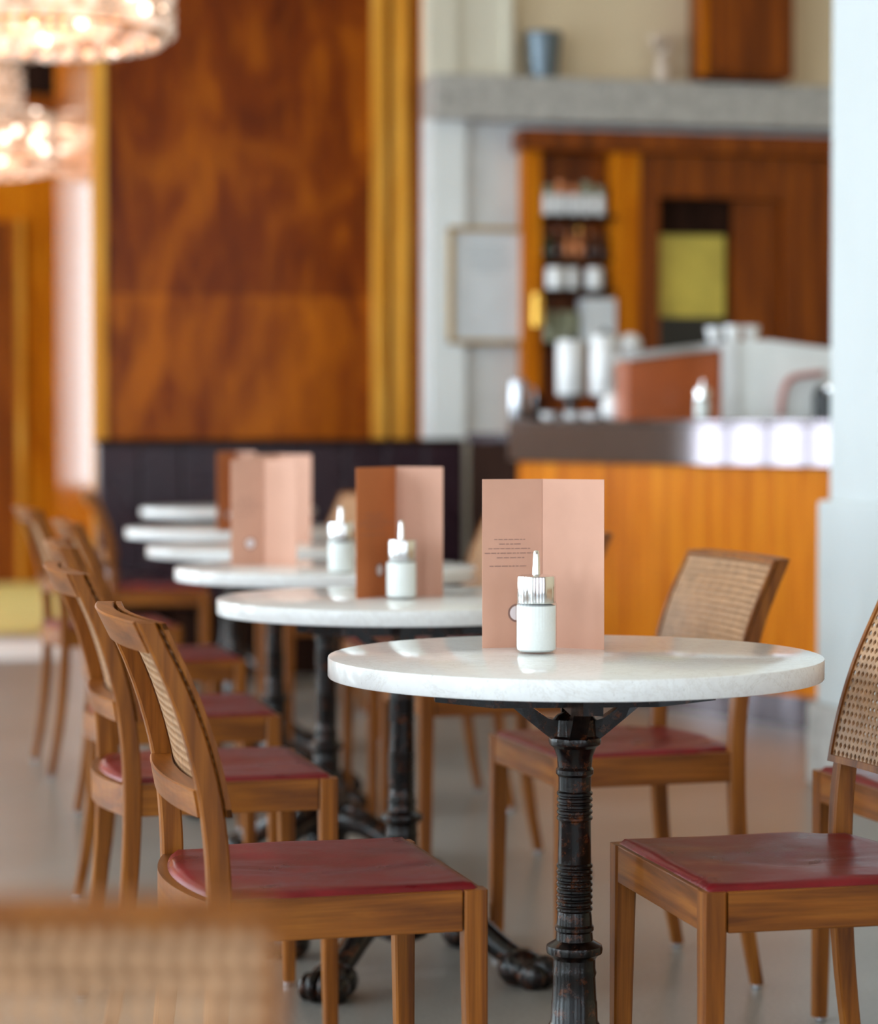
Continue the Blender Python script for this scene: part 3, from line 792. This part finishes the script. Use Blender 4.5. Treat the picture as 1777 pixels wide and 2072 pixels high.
bm = bmesh.new(); tube(bm, cat([(.036, 0, .14), (.07, 0, .13), (.07, 0, .06), (.038, 0, .04)], 5), .006, 8); obj('handle', bm, M_glide, t, smooth=True)
lathe_thing('pepper_mill', 'dark squat grinder between the jug and the bowls', 'grinder', [(.035, 0), (.036, .02), (.024, .05), (.03, .085), (.02, .11), (.006, .115)], M_dark_w, on_bar(1084, bar_depth(1084, .3)))
j = copy_tree(jr); j.location = on_bar(1422, bar_depth(1422, .06)); j['label'] = 'blurred sugar dispenser standing on the bar edge'; j['group'] = 'sugar dispenser on the bar'

# ------------------------------------------------------------------ back bar cabinet (in the plane of the stone wall)
VC = VW - .12
def uc_(px, v=VC): return at_v(px, 865, v).x
def z_(py, px=1300, v=VC): return at_v(px, py, v).z
cb = thing('bar_cabinet', 'mahogany back bar cabinet with bottle shelves under the stone ledge', 'cabinet', (uc_(1060), VC, 0))
X0 = uc_(1060)
def u(px): return uc_(px) - X0
W1 = u(1760); ZT = z_(262, 1060)
obj('cornice', B(-.03, W1, -.05, .11, z_(306, 1150), ZT, bev=.006), M_red_w, cb)
def stile(a, b, m=M_pan_o, d=.0, nm='stile'):
    obj(nm, B(u(a), u(b), -d, .10, 0, z_(304, 1150), bev=.004), m, cb)
stile(1060, 1096); stile(1238, 1292, d=.02); stile(1292, 1334, M_red_w); stile(1585, 1760, M_red_w)
obj('frieze', B(u(1334), u(1585), 0, .10, z_(400, 1440), z_(304, 1440)), M_red_w, cb)
obj('inner_jamb', B(u(1488), u(1585), .05, .10, 0, z_(400, 1440)), M_red_w, cb)
obj('inner_lintel', B(u(1334), u(1488), .06, .10, z_(472, 1400), z_(400, 1440)), M_dark_w, cb)
obj('back_panel', B(u(1096), u(1238), .105, .118, 0, z_(304, 1150)), M_red_w, cb)
obj('recess_back', B(u(1334), u(1488), .10, .118, 0, z_(472, 1400)), M_dark_w, cb)
shz = [z_(437), z_(588), z_(695)]
shz = [at_v(1165, y_, VC).z for y_ in (437, 586, 692)]
for z in shz: obj('shelf', B(u(1096), u(1238), -.06, .105, z - .018, z), M_dark_w, cb)
mid = at_v(1165, 520, VC).z
obj('shelf', B(u(1096), u(1238), -.02, .105, mid - .012, mid), M_dark_w, cb)
# picture in the recess
pc = thing('picture', 'yellow-green picture above a dark ledge inside the cabinet recess', 'picture', (uc_(1335), VC + .095, 0))
p0, p1 = 0, uc_(1478) - uc_(1335)
obj('print', B(p0, p1, -.012, 0, at_v(1400, 640, VC).z, at_v(1400, 472, VC).z), M_picgreen, pc)
obj('dark_border', B(p0, p1, -.014, 0, at_v(1400, 700, VC).z, at_v(1400, 640, VC).z), M_black, pc)
# bottles, cups and tins on the shelves
def cab_pt(px, z, dv=0.0): return (at_v(px, 865, VC + dv).x, VC + dv, z)
qc = 11.3 / FPX
def botl(px, z, h, r, m, lab, cap):
    t = thing('bottle', lab, 'bottle', cab_pt(px, z, .02), 0, 'bottles on the cabinet shelves')
    o_ = obj('body', L([(r * .9, 0), (r, .006), (r, h * .55), (r * .45, h * .72), (r * .38, h * .95)], 18), m, t); smooth_by_angle(o_, 40)
    obj('cap', L([(r * .45, h * .93), (r * .45, h)], 14), cap, t)
top_items = [1108, 1133, 1160, 1186, 1212]
labs = ['first', 'second', 'third', 'fourth', 'fifth']
for k_, px in enumerate(top_items):
    t = thing('jar', '%s white jar from the left on the top cabinet shelf' % labs[k_], 'jar', cab_pt(px, shz[0], .02), 0, 'white jars on the top shelf')
    r = 11.5 * qc
    o_ = obj('body', L([(r * .9, 0), (r, .006), (r, .085), (r * .8, .10)], 18), M_porc, t); smooth_by_angle(o_, 40)
    obj('lid', L([(r * .85, .10), (r * .85, .14 + .02 * (k_ % 2))], 18), M_orange_lab if k_ in (1, 2) else M_tin, t)
for k_, (px, h, m, cp) in enumerate([(1107, .115, M_green, M_orange_lab), (1128, .13, M_brownb, M_pink), (1150, .125, M_orange_lab, M_brownb), (1172, .135, M_orange_lab, M_brass), (1194, .115, M_brownb, M_orange_lab), (1216, .10, M_brownb, M_black)]):
    botl(px, mid, h, 9.5 * qc, m, '%s bottle from the left on the middle cabinet shelf' % (labs + ['sixth'])[k_], cp)
for k_, (px, w, m) in enumerate([(1124, 20, M_porc), (1158, 12, M_porc), (1202, 18, M_porc)]):
    r = w * qc
    lathe_thing('canister', ['wide white tin on the shelf below the bottles', 'narrow white tin between two wider ones on the cabinet shelf', 'white tin on the cabinet shelf nearest the stile'][k_], 'tin', [(r * .95, 0), (r, .005), (r, .09), (r * .9, .10)], m, cab_pt(px, shz[1], -.005), 'white tins on the cabinet shelf')
for k_, px in enumerate((1112, 1138, 1160)):
    r = 12 * qc
    lathe_thing('tin', '%s sage green tin on the lowest cabinet shelf' % labs[k_], 'tin', [(r * .95, 0), (r, .005), (r, .13), (r * .9, .14)], M_tin, cab_pt(px, shz[2], -.01), 'sage tins on the lowest shelf')
tag(obj('paper_stack', B(cab_pt(1175, 0)[0], cab_pt(1240, 0)[0], VC - .05, VC + .06, shz[2], shz[2] + .20, bev=.004), M_print), 'tall white stack of paper on the lowest cabinet shelf', 'paper')
# framed notice on the white wall
f0, f1 = uw(901), uw(1062); zt_, zb2 = zw(462, 980), zw(697, 980)
nt_ = thing('framed_notice', 'framed pale notice hanging on the wall left of the cabinet', 'framed notice', ((f0 + f1) / 2, VW - .055, 0))
hw2 = (f1 - f0) / 2
fb = bmesh.new()
for a in ((-hw2, -hw2 + .02, zb2, zt_), (hw2 - .02, hw2, zb2, zt_), (-hw2, hw2, zb2, zb2 + .02), (-hw2, hw2, zt_ - .02, zt_)): box(fb, a[0], a[1], -.02, .03, a[2], a[3], bev=.003)
obj('frame', fb, M_gold, nt_)
sh_ = obj('sheet', B(-hw2 + .015, hw2 - .015, 0, .03, zb2 + .015, zt_ - .015), M_print, nt_)
lb = bmesh.new()
for k_ in range(6): box(lb, -hw2 * .55 + .01 * (k_ % 2), hw2 * .6 - .02 * (k_ % 3), -.002, .001, zt_ - .09 - k_ * .022, zt_ - .083 - k_ * .022)
obj('print', lb, M_printgrey, sh_)
# brass wall lamp by the cabinet
wl = thing('wall_lamp', 'small brass wall lamp between the notice and the bottle shelves', 'lamp', (uc_(1080), VC - .006, z_(628, 1080)))
o_ = obj('shade', L([(.035, -.075), (.028, .075)], 20, 0, -.06), M_brass, wl); smooth_by_angle(o_, 40)
obj('arm', B(-.008, .008, -.06, 0.0, -.01, .01), M_brass, wl)
# things on the ledge
zl = ZL1
def ledge(px, dv=-.07): return (at_v(px, 160, VW + dv).x, VW + dv, zl)
t = thing('bucket', 'grey zinc bucket on the stone ledge', 'bucket', ledge(1100)); r = 38 * qc
o_ = obj('body', L([(r * .74, 0), (r * .76, .006), (r, 92 * qc), (r * .96, 92 * qc), (r * .7, .01)], 28), M_bucket, t); smooth_by_angle(o_, 40)
o_ = obj('rim', L([(r * 1.0, 88 * qc), (r * 1.04, 90 * qc), (r * 1.04, 94 * qc), (r * .97, 95 * qc)], 28), M_bucket, t)
t = thing('flower_vase', 'small vase of cream flowers on the stone ledge', 'vase', ledge(1340))
o_ = obj('vase', L([(.025, 0), (.03, .01), (.038, .05), (.022, .10), (.026, .11)], 20), M_petal, t); smooth_by_angle(o_, 40)
fb = bmesh.new(); sb_ = bmesh.new(); rn = random.Random(5)
for k_ in range(11):
    a = rn.uniform(0, 2 * PI); rr = rn.uniform(.01, .09); z = rn.uniform(.13, .22)
    p_ = Vector((rr * math.cos(a), rr * math.sin(a) * .6, z))
    q_ = bmesh.ops.create_icosphere(fb, subdivisions=1, radius=rn.uniform(.014, .024)); bmesh.ops.translate(fb, verts=q_['verts'], vec=p_)
    tube(sb_, [(0, 0, .1), p_ * .6 + Vector((0, 0, .05)), p_], .002, 5)
obj('blossoms', fb, M_petal, t); obj('stems', sb_, M_tin, t)
t = thing('wall_box', 'brown wooden box fixed to the cream wall above the ledge', 'wooden box', (uw(1497, VW - .09), VW - .09, 0))
hw3 = (uw(1588) - uw(1408)) / 2; zq = zw(162, 1497, VW - .09)
obj('case', B(-hw3, hw3, -.10, .109, zq, zq + .62, bev=.008), M_red_w, t)
obj('edge_strip', B(-hw3 - .014, -hw3 + .02, -.11, -.095, zq, zq + .62), M_pan_o, t)
obj('front_panel', B(-hw3 + .03, hw3 - .03, -.112, -.099, zq + .03, zq + .6, bev=.004), M_red_w, t)

# ------------------------------------------------------------------ chandeliers
def make_chandelier():
    t = thing('chandelier', 'x', 'chandelier'); r = .45
    bd = bmesh.new(); rn = random.Random(11)
    def bead(p_, rad):
        q_ = bmesh.ops.create_icosphere(bd, subdivisions=1, radius=rad)
        bmesh.ops.transform(bd, matrix=Matrix.Translation(p_) @ Matrix.Rotation(rn.uniform(0, 3), 4, 'Z'), verts=q_['verts'])
    def ring(rad, z, br, ph=0):
        n_ = max(6, int(2 * PI * rad / (2.25 * br)))
        for i in range(n_):
            a = 2 * PI * (i + ph) / n_; bead(Vector((rad * math.cos(a), rad * math.sin(a), z)), br)
    for k_ in range(6): ring(r, .02 + k_ * .042, .0205, .5 * (k_ % 2))
    for rr, z in ((.415, -.008), (.365, -.020), (.31, -.030), (.25, -.040), (.19, -.048), (.12, -.054), (.05, -.058)): ring(rr, z, .0205)
    for rr, z in ((.41, .262), (.36, .275), (.30, .285)): ring(rr, z, .0165)
    for k_ in range(7): ring(.225, .30 + k_ * .037, .0185, .5 * (k_ % 2))
    b_ = obj('crystal_beads', bd, M_crystal, t, smooth=False); b_['kind'] = 'stuff'
    hoop = bmesh.new()
    for rr, z in ((r - .012, .0), (r - .012, .25), (.212, .29), (.212, .555)):
        pts = [(rr * math.cos(2 * PI * i / 48), rr * math.sin(2 * PI * i / 48), z) for i in range(49)]; tube(hoop, pts, .007, 6)
    obj('hoops', hoop, M_brass, t)
    bm = bmesh.new(); tube(bm, [(0, 0, .02), (0, 0, 1.0), (0, 0, 2.15)], .010, 10); obj('rod', bm, M_brass, t)
    arms = bmesh.new()
    for i in range(8):
        a = 2 * PI * i / 8; tube(arms, [(0, 0, .14), (.26 * math.cos(a), .26 * math.sin(a), .12)], .005, 6)
    obj('arms', arms, M_brass, t)
    for i in range(8):
        a = 2 * PI * i / 8; bm = bmesh.new(); bmesh.ops.create_uvsphere(bm, u_segments=12, v_segments=8, radius=.022)
        bmesh.ops.translate(bm, verts=bm.verts, vec=(.426 * math.cos(a), .426 * math.sin(a), .12 + .06 * (i % 3))); obj('bulb', bm, M_bulb, t, smooth=True)
    bm = bmesh.new(); lathe(bm, [(.415, .02), (.42, .24), (.22, .28), (.195, .30), (.195, .54)], 48, cap=False); obj('glow_drum', bm, M_glow, t, smooth=True)  # unseen glowing drum, added to backlight the beads
    pl = bpy.data.lights.new('lamp_light', 'POINT'); pl.energy = 9; pl.color = (1.0, 0.66, 0.38); pl.shadow_soft_size = .05
    lo = bpy.data.objects.new('lamp_light', pl); C.objects.link(lo); lo.parent = t; lo.location = (0, 0, .20)
    bm = bmesh.new(); bmesh.ops.create_uvsphere(bm, u_segments=12, v_segments=8, radius=.04); bmesh.ops.translate(bm, verts=bm.verts, vec=(0.06, 0, .42)); obj('bulb', bm, M_bulb, t, smooth=True)
    return t
cd = make_chandelier()
p_ = at_d(92, 74, 9.0); cd.location = p_; cd['label'] = 'large nearer crystal chandelier in the top corner'; cd['group'] = 'crystal chandeliers'
c2 = copy_tree(cd); c2.location = at_d(-40, 335, 13.6); c2['label'] = 'crystal chandelier with bead neck below and behind the larger one'
for c_ in (cd, c2):
    for ch in c_.children:
        if ch.name.startswith('rod'):
            ch.scale.z = (CEIL - c_.location.z) / 2.15
